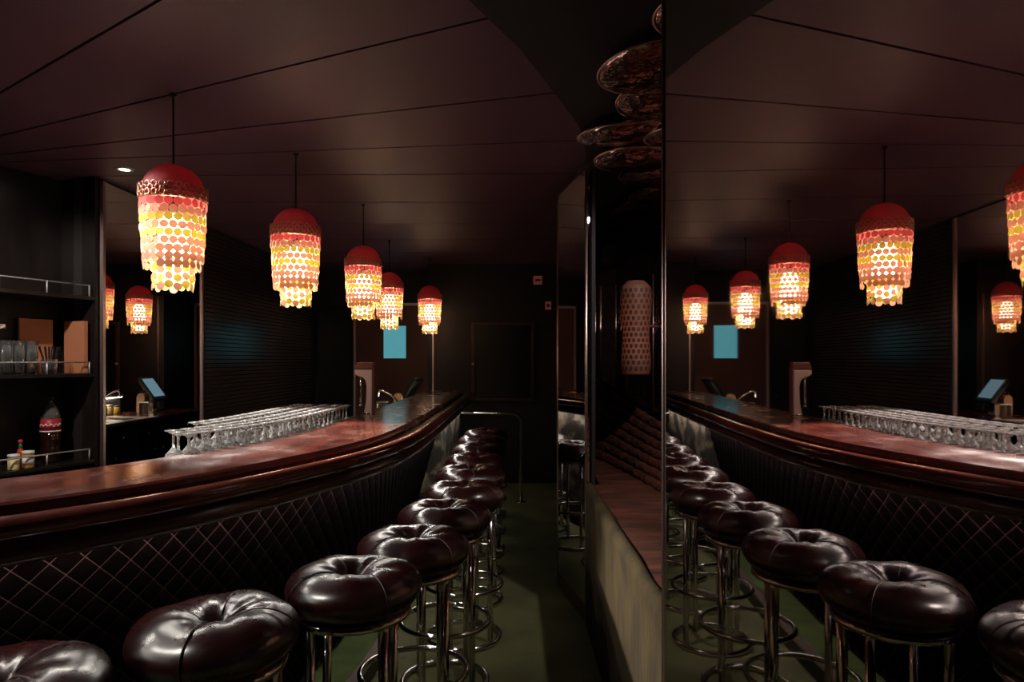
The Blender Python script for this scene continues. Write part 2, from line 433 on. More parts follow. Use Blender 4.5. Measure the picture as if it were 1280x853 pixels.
while t < PLN - DH*0.5:
    s = 0.06 + (DH if r % 2 else 0)
    while s < SE - DH:
        x, y, z = pan(s, t, 0)
        q = 9e9
        if y > 0.3:
            px = 640 + 850*x/y; py = 450 + 850*(CAMZ - z)/y
            if -10 < px < 1290 and py < 870: q = y
        cells.append((q, s, t)); s += 2*DH
    t += DH; r += 1
cells.sort()
rest = MB()
for i, (q, s, t) in enumerate(cells):
    vs, fs = diamond(s, t)
    if i < 296:
        o = Vector(pan(s, t, 0)); me = bpy.data.meshes.new('quilt_diamond')
        me.from_pydata([tuple(Vector(v) - o) for v in vs], [], fs); me.materials.append(M['quilt'])
        for p_ in me.polygons: p_.use_smooth = True
        put('quilt_diamond', me, fp, o)
    else: rest.add(vs, fs)
tag(rest.build('quilting', 'quilt', fp, True), kind='stuff')
lo_s = 0.4
while lo_s < BL - 0.3:
    sweep([(0.040, 0.9840), (0.053, 0.9840), (0.053, 0.9846), (0.040, 0.9846)], lo_s, lo_s + 0.16, 4).build('led_segment', 'led_glow', bar)
    lo_s += 0.21
# far end stub with mottled lit stone, end post, inner ledge for the glasses
sweep([(-0.012, 0.986), (-0.40, 0.986), (-0.40, 0.10), (-0.012, 0.10)], SE + 0.004, BL - 0.01, 20).build('end_panel', 'end_stone', bar)
sweep([(-0.80, 0.985), (-0.395, 0.985), (-0.395, 1.02), (-0.80, 1.02)], 0.9, s_of_y(4.38), 50).build('glass_ledge', 'steel', bar)
sweep([(-0.80, 0.02), (-0.74, 0.02), (-0.74, 0.985), (-0.80, 0.985)], 0.9, s_of_y(4.38), 50).build('inner_panel', 'black_gloss', bar)
# footing platform along the bar with metal nosing
fpz = empty('foot_platform', (0, 0, 0), 0, 'low green carpeted step running along the foot of the bar', 'step')
sweep([(-0.38, 0.0), (-0.08, 0.0), (-0.08, 0.095), (-0.38, 0.095)], 0, s_of_y(6.9), 80).build('tread', 'platform_green', fpz)
sweep([(-0.079, 0.0), (-0.070, 0.0), (-0.070, 0.086), (-0.079, 0.086)], 0, s_of_y(6.9), 80).build('riser', 'black_plastic', fpz)
sweep([(-0.10, 0.095), (-0.066, 0.095), (-0.064, 0.086), (-0.060, 0.086), (-0.060, 0.102), (-0.10, 0.102)], 0, s_of_y(6.9), 80).build('nosing', 'trim_metal', fpz)

# ------------------------------------------------------------------ work counter behind the bar
wc = empty('work_counter', (-1.24, 4.55, 0), 0, 'dark cabinet counter with steel top and sinks behind the bar', 'counter')
# local: x -0.34..0.31, y 0..3.35
for a, b in ((0, 0.90), (0.90, 1.80), (1.80, 2.60), (2.60, 3.35)):
    MB().box(-0.31, 0.31, a, b, 0.08, 0.86).build('cabinet_body', 'black_gloss', wc)
    for h_ in (0, 1):
        ya = a + (b-a)*h_/2 + 0.012; yb = a + (b-a)*(h_+1)/2 - 0.012
        dr = bevel(MB().box(-0.332, -0.312, ya, yb, 0.12, 0.64).build('cabinet_door', 'black_gloss', wc), 0.004)
        MB().lathe([(0, 0), (0.012, 0.0), (0.014, 0.02), (0, 0.028)], 10).build('knob', 'chrome', dr, True, (-0.332, (ya+yb)/2 + 0.12*(1-2*h_), 0.58), (0, -PI/2, 0))
        dw = bevel(MB().box(-0.332, -0.312, ya, yb, 0.66, 0.84).build('drawer', 'black_gloss', wc), 0.004)
        MB().lathe([(0, 0), (0.012, 0.0), (0.014, 0.02), (0, 0.028)], 10).build('knob', 'chrome', dw, True, (-0.332, (ya+yb)/2, 0.75), (0, -PI/2, 0))
MB().box(-0.29, 0.29, 0.02, 3.33, 0.0, 0.08).build('plinth', 'black_plastic', wc)
mb = MB()
mb.box(-0.345, 0.31, 0, 1.0, 0.86, 0.89).box(-0.345, 0.31, 1.5, 1.6, 0.86, 0.89).box(-0.345, 0.31, 2.1, 2.2, 0.86, 0.89)
for y0 in (1.0, 1.6): mb.box(-0.345, -0.25, y0, y0 + 0.5, 0.86, 0.89).box(0.12, 0.31, y0, y0 + 0.5, 0.86, 0.89)
mb.build('steel_top', 'steel', wc)
for y0 in (1.0, 1.6):
    MB().add([(-0.25,y0,0.885),(0.12,y0,0.885),(0.12,y0+0.5,0.885),(-0.25,y0+0.5,0.885),(-0.22,y0+0.03,0.866),(0.09,y0+0.03,0.866),(0.09,y0+0.47,0.866),(-0.22,y0+0.47,0.866)],
             [(0,1,5,4),(1,2,6,5),(2,3,7,6),(3,0,4,7),(4,5,6,7)]).build('sink_basin', 'steel', wc)
bevel(MB().box(-0.345, 0.31, 2.2, 3.35, 0.86, 0.89).build('wood_top', 'bar_wood', wc), 0.004)
MB().box(-0.928, -0.914, 4.45, 7.22, 0.10, 1.085).build('inner_face', 'steel', bar)
ls = empty('strip_light', (-0.95, 6.2, 1.055), 0, 'white strip light under the inner edge of the bar top', 'light')
MB().box(-0.020, 0.020, -0.95, 1.0, 0.008, 0.029).build('housing', 'steel', ls)
MB().box(-0.018, 0.018, -0.93, 0.98, 0.0, 0.008).build('tube', 'strip_glow', ls)
# tap at the sink
tp = empty('sink_tap', (-1.10, 6.58, 0.89), 0, 'curved chrome tap beside the sink on the work counter', 'tap')
MB().lathe([(0.0, 0), (0.028, 0), (0.028, 0.012), (0.016, 0.02), (0.016, 0.06), (0, 0.062)], 16).build('base', 'chrome', tp, True)
pts = [(0, 0, 0.05), (0.004, 0, 0.12), (-0.02, 0, 0.17), (-0.07, 0, 0.215), (-0.13, 0, 0.25), (-0.17, 0, 0.262), (-0.19, 0, 0.25), (-0.195, 0, 0.20)]
MB().tube(catmull(pts, 4), 0.010, 10).build('spout', 'chrome', tp, True)
MB().tube([(0, 0.0, 0.045), (0.0, 0.035, 0.06), (0, 0.07, 0.075)], 0.007, 8).build('lever', 'chrome', tp, True)
# jars lit under the strip
jm = MB().lathe([(0, 0), (0.035, 0), (0.038, 0.01), (0.038, 0.075), (0.03, 0.085), (0, 0.085)], 14).mesh('jar_body', 'cream', True)
jl = MB().lathe([(0, 0.085), (0.033, 0.085), (0.033, 0.10), (0, 0.102)], 14).mesh('jar_lid', 'steel', True)
jm2 = MB().lathe([(0, 0), (0.030, 0), (0.034, 0.01), (0.034, 0.06), (0.028, 0.07), (0, 0.07)], 14).mesh('jar_body', 'lemon', True)
jl2 = MB().lathe([(0, 0.07), (0.030, 0.07), (0.030, 0.083), (0, 0.085)], 14).mesh('jar_lid', 'black_plastic', True)
for k in range(14):
    a = k % 3 == 1
    j = empty('jar', (-0.99 + 0.012*random.uniform(-1, 1), 5.55 + k*0.115 + 0.02*random.uniform(-1, 1), 0.89), random.uniform(0, 6),
              'small yellow jar with black lid lit at the back of the work counter' if a else 'cream jar with steel lid lit at the back of the work counter', 'jar', 'jars lit along the work counter')
    put('jar_body', jm2 if a else jm, j); put('jar_lid', jl2 if a else jl, j)
# till monitor
ps = empty('till_monitor', (-1.13, 7.52, 0.89), 0, 'tilted touch screen till at the end of the work counter', 'monitor')
bevel(MB().box(-0.09, 0.11, -0.11, 0.11, 0, 0.025).build('foot', 'black_plastic', ps), 0.006)
MB().prism([(0.02, -0.03), (0.06, -0.03), (0.06, 0.03), (0.02, 0.03)], 0.025, 0.16).build('stand', 'black_plastic', ps)
hd = bevel(MB().box(-0.17, 0.17, -0.02, 0.02, -0.15, 0.15).build('housing', 'black_plastic', ps, False, (0.02, 0, 0.235), (-math.radians(34), 0, -math.radians(97))), 0.01)
MB().box(-0.145, 0.145, -0.023, -0.0205, -0.105, 0.125).build('screen', 'screen', hd)
MB().box(-0.150, 0.150, 0.0205, 0.026, -0.12, 0.12).build('back_cover', 'steel', hd)
cd = empty('napkin_caddy', (-1.20, 7.16, 0.89), 0.2, 'brown rounded napkin caddy in front of the till', 'caddy')
prof = [(-0.05, 0.0), (0.05, 0.0), (0.05, 0.17), (0.035, 0.20), (0.0, 0.21), (-0.035, 0.20), (-0.05, 0.17)]
bevel(MB().prism(prof, -0.035, 0.035).build('body', 'caddy_brown', cd, False, (0, 0, 0), (PI/2, 0, 0)), 0.006)
MB().tube([(-0.04, 0, 0.19), (-0.03, 0, 0.235), (0.03, 0, 0.235), (0.04, 0, 0.19)], 0.005, 8).build('handle', 'frame_brown', cd, True)
jg = empty('glass_jar', (-1.33, 6.98, 0.89), 0, 'clear square glass jar standing beside the napkin caddy', 'jar')
bevel(MB().box(-0.05, 0.05, -0.05, 0.05, 0, 0.12).build('body', 'glass_thin', jg), 0.008)
MB().box(-0.052, 0.052, -0.052, 0.052, 0.12, 0.13).build('rim', 'steel', jg)

# beer tower on the bar
bt = empty('beer_tower', (*bar_at(s_of_y(4.17), -0.352), 1.12), 0, 'pale pink beer tap tower with brown cap on the bar', 'beer tower')
body = [(-0.020, 0.0), (0.028, 0.0), (0.030, 0.27), (-0.075, 0.27), (-0.078, 0.245), (-0.060, 0.232), (-0.028, 0.222), (-0.012, 0.205), (-0.004, 0.17), (-0.008, 0.08)]
bevel(MB().prism(body, -0.028, 0.028).build('body', 'tower_pink', bt, True, (0, 0, 0), (PI/2, 0, 0)), 0.005).data.polygons.foreach_set('use_smooth', [False]*12)
MB().prism([(0.029, 0.0), (0.036, 0.0), (0.038, 0.275), (0.029, 0.275)], -0.028, 0.028).build('side_plate', 'tower_brown', bt, False, (0, 0, 0), (PI/2, 0, 0))
bevel(MB().prism([(-0.077, 0.272), (0.036, 0.272), (0.036, 0.315), (-0.062, 0.315)], -0.032, 0.032).build('cap', 'tower_brown', bt, False, (0, 0, 0), (PI/2, 0, 0)), 0.004)
MB().lathe([(0, 0), (0.034, 0), (0.034, 0.006), (0.022, 0.014), (0, 0.014)], 16).build('foot', 'chrome', bt, True)
tb = MB().tube([(-0.045, 0, 0.235), (-0.045, 0, 0.15), (-0.046, 0, 0.06)], 0.007, 10).build('spout', 'chrome', bt, True)
MB().lathe([(0, 0), (0.012, 0), (0.010, 0.012), (0, 0.014)], 10).build('nozzle', 'chrome', tb, True, (-0.046, 0, 0.048))
MB().lathe([(0, 0), (0.010, 0), (0.012, 0.02), (0, 0.022)], 10).build('valve', 'chrome', tb, True, (-0.045, 0, 0.214))

# ------------------------------------------------------------------ stem glasses upside down on the ledge
gp = [(0.030, 0.0), (0.034, 0.025), (0.034, 0.05), (0.028, 0.072), (0.014, 0.088), (0.0055, 0.100), (0.0045, 0.125), (0.0055, 0.145), (0.014, 0.156), (0.0315, 0.1605), (0.0315, 0.163), (0.0, 0.165)]
gi = [(0.0, 0.078), (0.012, 0.074), (0.025, 0.064), (0.0325, 0.049), (0.0325, 0.025), (0.0288, 0.0)]
gme = MB().lathe(gi + gp, 18).mesh('stem_glass', 'glass', True)
rows = [(-0.440, 2.30, 4.02, 'next to the bar top'), (-0.512, 2.32, 4.05, 'second from the bar top'), (-0.584, 2.36, 4.08, 'third from the bar top'),
        (-0.680, 2.72, 4.12, 'second from the inner edge of the ledge'), (-0.752, 2.74, 4.12, 'along the inner edge of the ledge')]
for off, ya, yb, wh in rows:
    s = s_of_y(ya); e_ = s_of_y(yb); last = None
    while s < e_:
        x, y = bar_at(s, off)
        if last is None or math.hypot(x - last[0], y - last[1]) > 0.0735:
            g = put('stem_glass', gme, None, (x + random.uniform(-.0015, .0015), y + random.uniform(-.0015, .0015), 1.0205), (0, 0, random.uniform(0, 6)))
            tag(g, 'clear stem glass upside down in the row ' + wh, 'glass', 'stem glasses in the row ' + wh)
            last = (x, y)
        s += 0.002

# ------------------------------------------------------------------ bar stools
def make_stool():
    root = empty('bar_stool')
    mb = MB(); n = 48
    prof = []
    for k in range(25):
        a = -PI*0.5 + k*(PI*1.42)/24      # underside outwards round over the top into the dimple
        cx, cz, rx, rz = 0.116, 0.738, 0.094, 0.066
        prof.append((max(cx + rx*math.cos(a), 0.012), cz + rz*math.sin(a)))
    prof = [(0.0, 0.672)] + prof + [(0.013, 0.728), (0.0, 0.722)]
    seat = mb.lathe(prof, n).build('seat', 'vinyl', root, True)
    me = seat.data
    for v in me.vertices:               # soft irregular padding
        a = math.atan2(v.co.y, v.co.x); rr = math.hypot(v.co.x, v.co.y)
        k = 0.0035*math.sin(3*a + 1) + 0.0022*math.sin(7*a) + (0.002*math.sin(11*a + 2) if rr < 0.12 else 0)
        v.co.z += k*(1 if v.co.z > 0.735 else 0.2)
        if rr > 0.02: v.co.x += v.co.x/rr*k*0.7; v.co.y += v.co.y/rr*k*0.7
    for j in range(4):
        a0 = j*PI/2 + 0.5; pts = []
        for k in range(2, 23):
            a = -PI*0.5 + k*(PI*1.42)/24
            rr = 0.116 + 0.0955*math.cos(a); zz = 0.738 + 0.0675*math.sin(a)
            if rr < 0.02: continue
            pts.append((rr*math.cos(a0), rr*math.sin(a0), zz))
        MB().tube(pts, 0.0022, 6).build('seam', 'vinyl_seam', seat, True)
    MB().lathe([(0, 0), (0.014, 0.0), (0.012, 0.007), (0, 0.010)], 12).build('button', 'vinyl', seat, True, (0, 0, 0.724))
    MB().lathe([(0, 0.652), (0.172, 0.652), (0.178, 0.658), (0.178, 0.669), (0.172, 0.675), (0, 0.675)], 40).build('seat_plate', 'chrome', root, True)
    for j in range(4):
        a = j*PI/2 + 0.62
        lx, ly = 0.152*math.cos(a), 0.152*math.sin(a)
        MB().tube([(lx, ly, 0.012), (lx, ly, 0.654)], 0.0145, 12).build('leg', 'chrome', root, True)
        MB().tube([(lx, ly, 0.285), (0.196*math.cos(a), 0.196*math.sin(a), 0.285)], 0.008, 8).build('ring_bracket', 'chrome', root, True)
        MB().tube([(lx, ly, 0.014), (0.186*math.cos(a), 0.186*math.sin(a), 0.014)], 0.009, 8).build('base_bracket', 'chrome', root, True)
    MB().tube(circle(0.198, 0.285, 48), 0.0115, 10, True).build('foot_ring', 'chrome', root, True)
    MB().tube(circle(0.190, 0.0135, 48), 0.013, 10, True).build('base_ring', 'chrome', root, True)
    return root
stool = make_stool()
spots = [(-0.25, 6.30), (-0.25, 5.75), (-0.25, 5.20), (-0.25, 4.65), (-0.252, 4.10), (-0.252, 3.55), (-0.300, 3.05),
         (-0.368, 2.55), (-0.496, 2.13), (-0.766, 1.76), (-1.085, 1.43)]
ordn = ['first', 'second', 'third', 'fourth', 'fifth', 'sixth', 'seventh', 'eighth', 'ninth', 'tenth', 'eleventh']
for i, (x, y) in enumerate(spots):
    o = stool if i == 0 else copy_tree(stool)
    o.location = (x, y, 0); o.rotation_euler.z = random.uniform(0, 6.28) if i < 7 else [0.35, 0.2, 1.1, 0.6][i-7]
    tag(o, 'dark red vinyl doughnut bar stool with chrome legs, %s from the chrome handrail' % ordn[i], 'stool', 'doughnut bar stools along the bar')

# chrome handrail past the end of the bar
hr = empty('handrail', (-0.53, 6.93, 0), 0, 'bent chrome pipe handrail at the far end of the bar', 'handrail')
pts = [(0.0, 0, 0.905), (0.45, 0, 0.905)] + [(0.53 + 0.09*math.sin(a), 0, 0.815 + 0.09*math.cos(a)) for a in [k*PI/16 for k in range(0, 9)]] + [(0.62, 0, 0.4), (0.62, 0, 0.01)]
MB().tube(pts, 0.019, 12).build('pipe', 'chrome', hr, True)
MB().lathe([(0, 0), (0.05, 0), (0.048, 0.008), (0.02, 0.014), (0, 0.014)], 20).build('floor_flange', 'chrome', hr, True, (0.62, 0, 0))
MB().lathe([(0, 0), (0.035, 0), (0.034, 0.01), (0, 0.012)], 16).build('wall_flange', 'chrome', hr, True, (0.0, 0, 0.905), (0, PI/2, 0))

# ------------------------------------------------------------------ pendant lamps
def make_lamp():
    root = empty('pendant_lamp')
    R = 0.125
    prof = [(0.0, 0.55)]
    for k in range(1, 11):
        a = k*PI/2/10; prof.append((R*math.sin(a), 0.425 + 0.125*math.cos(a)))
    prof += [(R, 0.40), (R - 0.004, 0.395)]
    inner = [(max(r_ - 0.004, 0), z_ - 0.003) for r_, z_ in prof[:-1]][::-1]
    MB().lathe(prof + inner, 32).build('dome', 'dome_red', root, True)
    # collar of linked rings round the dome
    lk = MB().tube([(0.0115*math.cos(a), 0, 0.0115*math.sin(a)) for a in [2*PI*k/8 for k in range(8)]], 0.0032, 5, True).mesh('collar_link', 'collar_gold', True)
    for rrow in range(3):
        for k in range(26):
            a = 2*PI*(k + rrow*0.5)/26
            put('collar_link', lk, root, (0.133*math.cos(a), 0.133*math.sin(a), 0.440 - rrow*0.0165), (0, 0, a + PI/2))
    MB().lathe([(0.128, 0.388), (0.132, 0.392), (0.132, 0.398), (0.128, 0.402), (0.124, 0.395)], 32, closed=True).build('collar_ring', 'collar_gold', root, True)
    MB().lathe([(0.078, 0.150), (0.082, 0.153), (0.082, 0.158), (0.078, 0.161)], 28, closed=True).build('inner_ring', 'collar_gold', root, True)
    def disc(m):
        return MB().lathe([(0, -0.0008), (0.0170, -0.0006), (0.0176, 0), (0.0170, 0.0006), (0, 0.0008)], 12).mesh('shell_disc', m)
    dm = {m: disc(m) for m in ('shell_pink', 'shell_peach', 'shell_yellow')}
    rnd = random.Random(3)
    n1 = 23
    for k in range(n1):
        a = 2*PI*k/n1
        nr = 9 if (k // 3) % 3 else 8
        for r_ in range(nr):
            aa = a + (PI/n1 if r_ % 2 else 0)*(1 if r_ < 6 else 0)
            z = 0.372 - r_*0.0318; rad = 0.130 - 0.0018*r_
            m = 'shell_pink' if r_ == 0 else ('shell_peach' if (r_ % 2 or r_ > 5) else 'shell_yellow')
            put('shell_disc', dm[m], root, (rad*math.cos(aa), rad*math.sin(aa), z), (PI/2 + rnd.uniform(-.12, .12), 0, aa + PI/2 + rnd.uniform(-.25, .25)))
    n2 = 15
    for k in range(n2):
        a = 2*PI*(k + 0.3)/n2
        for r_ in range(4):
            z = 0.130 - r_*0.0345 - 0.010*(k % 2); rad = 0.080
            put('shell_disc', dm['shell_yellow' if (k + r_) % 2 else 'shell_peach'], root, (rad*math.cos(a), rad*math.sin(a), z + 0.010), (PI/2 + rnd.uniform(-.15, .15), 0, a + PI/2 + rnd.uniform(-.3, .3)))
    MB().lathe([(0, 0.045), (0.04, 0.05), (0.056, 0.075), (0.058, 0.13), (0.058, 0.29), (0.050, 0.325), (0.03, 0.335), (0, 0.34)], 20).build('bulb', 'bulb', root, True)
    MB().lathe([(0, 0.33), (0.018, 0.33), (0.020, 0.38), (0.014, 0.40), (0, 0.40)], 16).build('socket', 'black_plastic', root, True)
    MB().tube([(0, 0, 0.39), (0, 0, CH - 1.73)], 0.0042, 8).build('cord', 'black_plastic', root)
    MB().lathe([(0, 0.835), (0.010, 0.838), (0.016, 0.850), (0, 0.850)], 20).build('ceiling_rose', 'black_plastic', root, True)
    return root
lamp = make_lamp()
lamps = [(-0.92, 7.60), (-1.163, 6.45), (-1.08, 4.94), (-1.186, 3.73), (-1.439, 2.89)]
lo = ['first from the end wall of the aisle', 'second from the end wall of the aisle', 'third from the end wall of the aisle',
      'fourth from the end wall of the aisle', 'nearest the shelf unit']
for i, (x, y) in enumerate(lamps):
    o = lamp if i == 0 else copy_tree(lamp)
    o.location = (x, y, 1.73); o.rotation_euler.z = i*0.37
    tag(o, 'glowing shell disc pendant lamp with red dome, ' + lo[i], 'lamp', 'shell pendant lamps over the bar')

# recessed downlights: one behind the bar, the rest added out of view
def downlight(x, y, tx, ty, tz, label, power=1.0, cone=70):
    d = empty('downlight', (x, y, CH), 0, label, 'light', 'recessed downlights behind the bar')
    MB().lathe([(0.030, -0.008), (0.048, -0.006), (0.052, 0.0), (0.030, 0.0)], 24, closed=True).build('trim_ring', 'white_paint', d, True)
    MB().lathe([(0, -0.004), (0.029, -0.004), (0.029, 0.0), (0, 0.0)], 20).build('lens', 'downlight_glow', d)
    L = bpy.data.lights.new('downlight_lamp', 'SPOT'); L.energy = SPOT*power; L.color = (1.0, 0.93, 0.84)
    L.spot_size = math.radians(cone); L.spot_blend = 0.6; L.shadow_soft_size = 0.035
    lo_ = bpy.data.objects.new('downlight_lamp', L); C.objects.link(lo_); lo_.parent = d
    lo_.location = (0, 0, -0.03)
    dv = Vector((tx - x, ty - y, tz - CH)); lo_.rotation_euler = dv.to_track_quat('-Z', 'Y').to_euler()
    return d
downlight(-2.29, 4.02, -1.12, 3.1, 1.12, 'small recessed ceiling downlight in front of the wall mirror', 12.0, 40)
downlight(-2.25, 2.55, -0.75, 2.3, 0.9, 'added unseen ceiling downlight above the open shelves')  # added out of view to whiten bar top and stools
downlight(-2.20, 1.10, -0.9, 1.7, 0.9, 'added unseen ceiling downlight over the near end of the bar', 0.8)  # another unseen spot, added to brighten the near bar
downlight(-2.42, 2.62, -2.80, 4.05, 1.35, 'added unseen ceiling downlight aimed at the guard-railed shelves', 0.5)  # added out of view to brighten shelf rails and boards
bd = downlight(0.95, 2.75, 0.78, 4.5, 0.9, 'added unseen downlight in the booth ceiling', 0.40, 100)  # unseen spot added to light the booth back and mirror strips
bd.location.z = 2.50

# ------------------------------------------------------------------ shelf unit in the corner
ang = math.atan2(0.65, 0.25)          # shelf front direction
U = Vector((math.cos(ang), math.sin(ang), 0)); V = Vector((-U.y, U.x, 0))   # U along the front (away), V to the back
SO = Vector((-2.555, 4.20, 0))
def sh(u, v): p = SO + U*u + V*v; return (p.x, p.y)      # u <= 0 towards camera, v >= 0 to the back
su = empty('shelf_unit', (SO.x, SO.y, 0), 0, 'dark open shelf unit with white guard rails beside the wall mirror', 'shelf')
def sp(name, m, u0, u1, v0, v1, z0, z1, par=su):
    pl = [sh(u0, v0), sh(u1, v0), sh(u1, v1), sh(u0, v1)]
    return MB().prism([(x - SO.x, y - SO.y) for x, y in pl], z0, z1).build(name, m, par)
sp('side_panel', 'dark_panel', -0.022, 0.0, 0.0, 0.32, 0.0, CH)
sp('back_panel', 'dark_panel', -1.25, -0.022, 0.30, 0.32, 0.0, CH)
sp('base_cabinet', 'black_gloss', -1.25, -0.023, 0.0, 0.299, 0.0, 0.70)
for z in (0.815, 1.345, 1.815):
    s_ = bevel(sp('shelf_board', 'dark_panel', -1.25, -0.023, 0.0, 0.299, z, z + 0.022), 0.003)
    r1 = MB()
    a = sh(-1.2, 0.012); b = sh(-0.05, 0.012)
    r1.tube([(a[0]-SO.x, a[1]-SO.y, z + 0.09), (b[0]-SO.x, b[1]-SO.y, z + 0.09)], 0.0045, 8)
    r1.build('guard_rail', 'rail_white', s_, True)
    for u in (-0.05, -0.31, -0.57, -0.83):
        p_ = sh(u, 0.012)
        MB().tube([(p_[0]-SO.x, p_[1]-SO.y, z + 0.02), (p_[0]-SO.x, p_[1]-SO.y, z + 0.092)], 0.0045, 8).build('rail_post', 'rail_white', s_, True)
struct(MB().prism([sh(-1.3, 0.33), sh(0, 0.33), (-2.72, 4.3), (-2.9, 4.6), (-3.7, 4.6), (-3.7, 3.2)][::1], 0, CH).build('wall_corner', 'dark_wall'))
# things on the shelves
def on(u, v, z): x, y = sh(u, v); return (x, y, z)
b = empty('soda_bottle', on(-0.20, 0.14, 0.837), 0.4, 'tall soda bottle with red label on the lowest shelf', 'bottle')
prof = [(0, 0), (0.046, 0.0), (0.052, 0.012), (0.050, 0.09), (0.047, 0.11), (0.050, 0.13), (0.051, 0.20)]
MB().lathe(prof + [(0, 0.20)], 24).build('cola', 'cola', b, True)
MB().lathe([(0.0535, 0.19), (0.0535, 0.26), (0.050, 0.285), (0.036, 0.325), (0.020, 0.352), (0.0145, 0.365), (0.0145, 0.385), (0, 0.385)], 24).build('clear_neck', 'bottle_clear', b, True)
lb = MB().lathe([(0.0545, 0.19), (0.0545, 0.262)], 24).build('label', 'label_red', b, True)
pts = [(0.0552*math.cos(a), 0.0552*math.sin(a), 0.226 + 0.006*math.sin(13*a) + 0.004*math.sin(31*a)) for a in [-2.6 + k*0.06 for k in range(40)]]
MB().tube(pts, 0.0028, 5).build('label_script', 'label_white', lb, True)
MB().lathe([(0.0548, 0.185), (0.0552, 0.189), (0.0548, 0.193)], 24).build('label_band', 'label_white', b, True)
MB().lathe([(0, 0.372), (0.017, 0.372), (0.017, 0.39), (0, 0.391)], 16).build('cap', 'black_plastic', b, True)
sb = empty('sauce_bottle', on(-0.42, 0.07, 0.837), 0, 'small hot sauce bottle with green neck and red cap on the lowest shelf', 'bottle')
MB().lathe([(0, 0), (0.020, 0), (0.021, 0.008), (0.021, 0.085), (0.016, 0.10), (0.009, 0.115), (0, 0.115)], 16).build('body', 'sauce_red', sb, True)
MB().lathe([(0, 0.115), (0.010, 0.115), (0.0095, 0.14), (0, 0.14)], 12).build('neck_band', 'cap_green', sb, True)
MB().lathe([(0, 0.14), (0.0115, 0.14), (0.0115, 0.162), (0, 0.164)], 12).build('cap', 'cap_red', sb, True)
jr = empty('mustard_jar', on(-0.395, 0.045, 0.837), 0, 'jar of yellow mustard with white lid on the lowest shelf', 'jar')
MB().lathe([(0, 0), (0.028, 0), (0.030, 0.006), (0.030, 0.08), (0, 0.08)], 18).build('body', 'mustard', jr, True)
MB().lathe([(0, 0.08), (0.031, 0.08), (0.031, 0.098), (0, 0.10)], 18).build('lid', 'label_white', jr, True)
MB().lathe([(0.0304, 0.02), (0.0304, 0.06)], 18).build('label', 'label_white', jr, True)
jr2 = empty('spice_jar', on(-0.47, 0.05, 0.837), 0, 'squat cream spice jar behind the guard rail of the lowest shelf', 'jar')
MB().lathe([(0, 0), (0.026, 0), (0.028, 0.006), (0.028, 0.07), (0, 0.07)], 18).build('body', 'cream', jr2, True)
MB().lathe([(0, 0.07), (0.029, 0.07), (0.029, 0.088), (0, 0.09)], 18).build('lid', 'label_white', jr2, True)
mz = 1.367
def tall_glass(u, v, label):
    g = MB().lathe([(0, 0.008), (0.026, 0.010), (0.029, 0.19), (0.032, 0.19), (0.030, 0.0), (0, 0.0)], 18).build('tall_glass', 'glass_thin', None, True, on(u, v, mz))
    return tag(g, label, 'glass', 'tall glasses on the middle shelf')
for u, v in ((-0.35, 0.08), (-0.42, 0.09), (-0.36, 0.16), (-0.49, 0.08)):
    tall_glass(u, v, 'tall straight clear drinking glass on the middle shelf')
st = empty('straw_glass', on(-0.25, 0.08, mz), 0, 'short glass full of black straws on the middle shelf', 'glass')
MB().lathe([(0, 0.008), (0.034, 0.010), (0.040, 0.085), (0.043, 0.085), (0.037, 0.0), (0, 0.0)], 18).build('tumbler', 'glass_thin', st, True)
for k in range(18):
    a = 2*PI*k/18; l_ = random.uniform(0.6, 1)
    MB().tube([(0.012*math.cos(a), 0.012*math.sin(a), 0.012), (0.065*l_*math.cos(a), 0.065*l_*math.sin(a), 0.16)], 0.003, 6).build('straw', 'black_plastic', st)
fl = empty('flower_vase', on(-0.47, 0.17, mz), 0, 'pale frilled flower in a small glass vase on the middle shelf', 'flower')
MB().lathe([(0, 0.008), (0.020, 0.010), (0.014, 0.13), (0.017, 0.13), (0.024, 0.0), (0, 0.0)], 16).build('vase', 'glass_thin', fl, True)
MB().tube([(0, 0, 0.02), (0.003, 0, 0.15), (0.0, 0, 0.25)], 0.003, 6).build('stem', 'stem_green', fl)
for k in range(16):
    a = k*2.4; e_ = 0.15 + 0.85*k/16
    c = (0.026*math.cos(a)*e_, 0.026*math.sin(a)*e_, 0.265 + 0.018*(1-e_))
    MB().lathe([(0, -0.003), (0.014, -0.001), (0.018, 0.003), (0.012, 0.002), (0, 0.001)], 8).build('petal', 'petal', fl, True, c, (math.cos(a)*e_, math.sin(a)*e_, a))
cc = bevel(sp('copper_card', 'copper_card', -0.075, -0.045, 0.03, 0.20, mz + 0.001, mz + 0.32, None), 0.002)
cc.location = (SO.x, SO.y, 0)
tag(cc, 'upright copper coloured menu board on the middle shelf', 'board')
cc = bevel(sp('copper_card', 'copper_card', -0.30, -0.10, 0.262, 0.282, mz + 0.001, mz + 0.33, None), 0.002)  # brown sheet put in for a shadow behind the menu board
cc.location = (SO.x, SO.y, 0)
tag(cc, 'wide copper coloured sheet for a shadow at the back of the middle shelf', 'board')

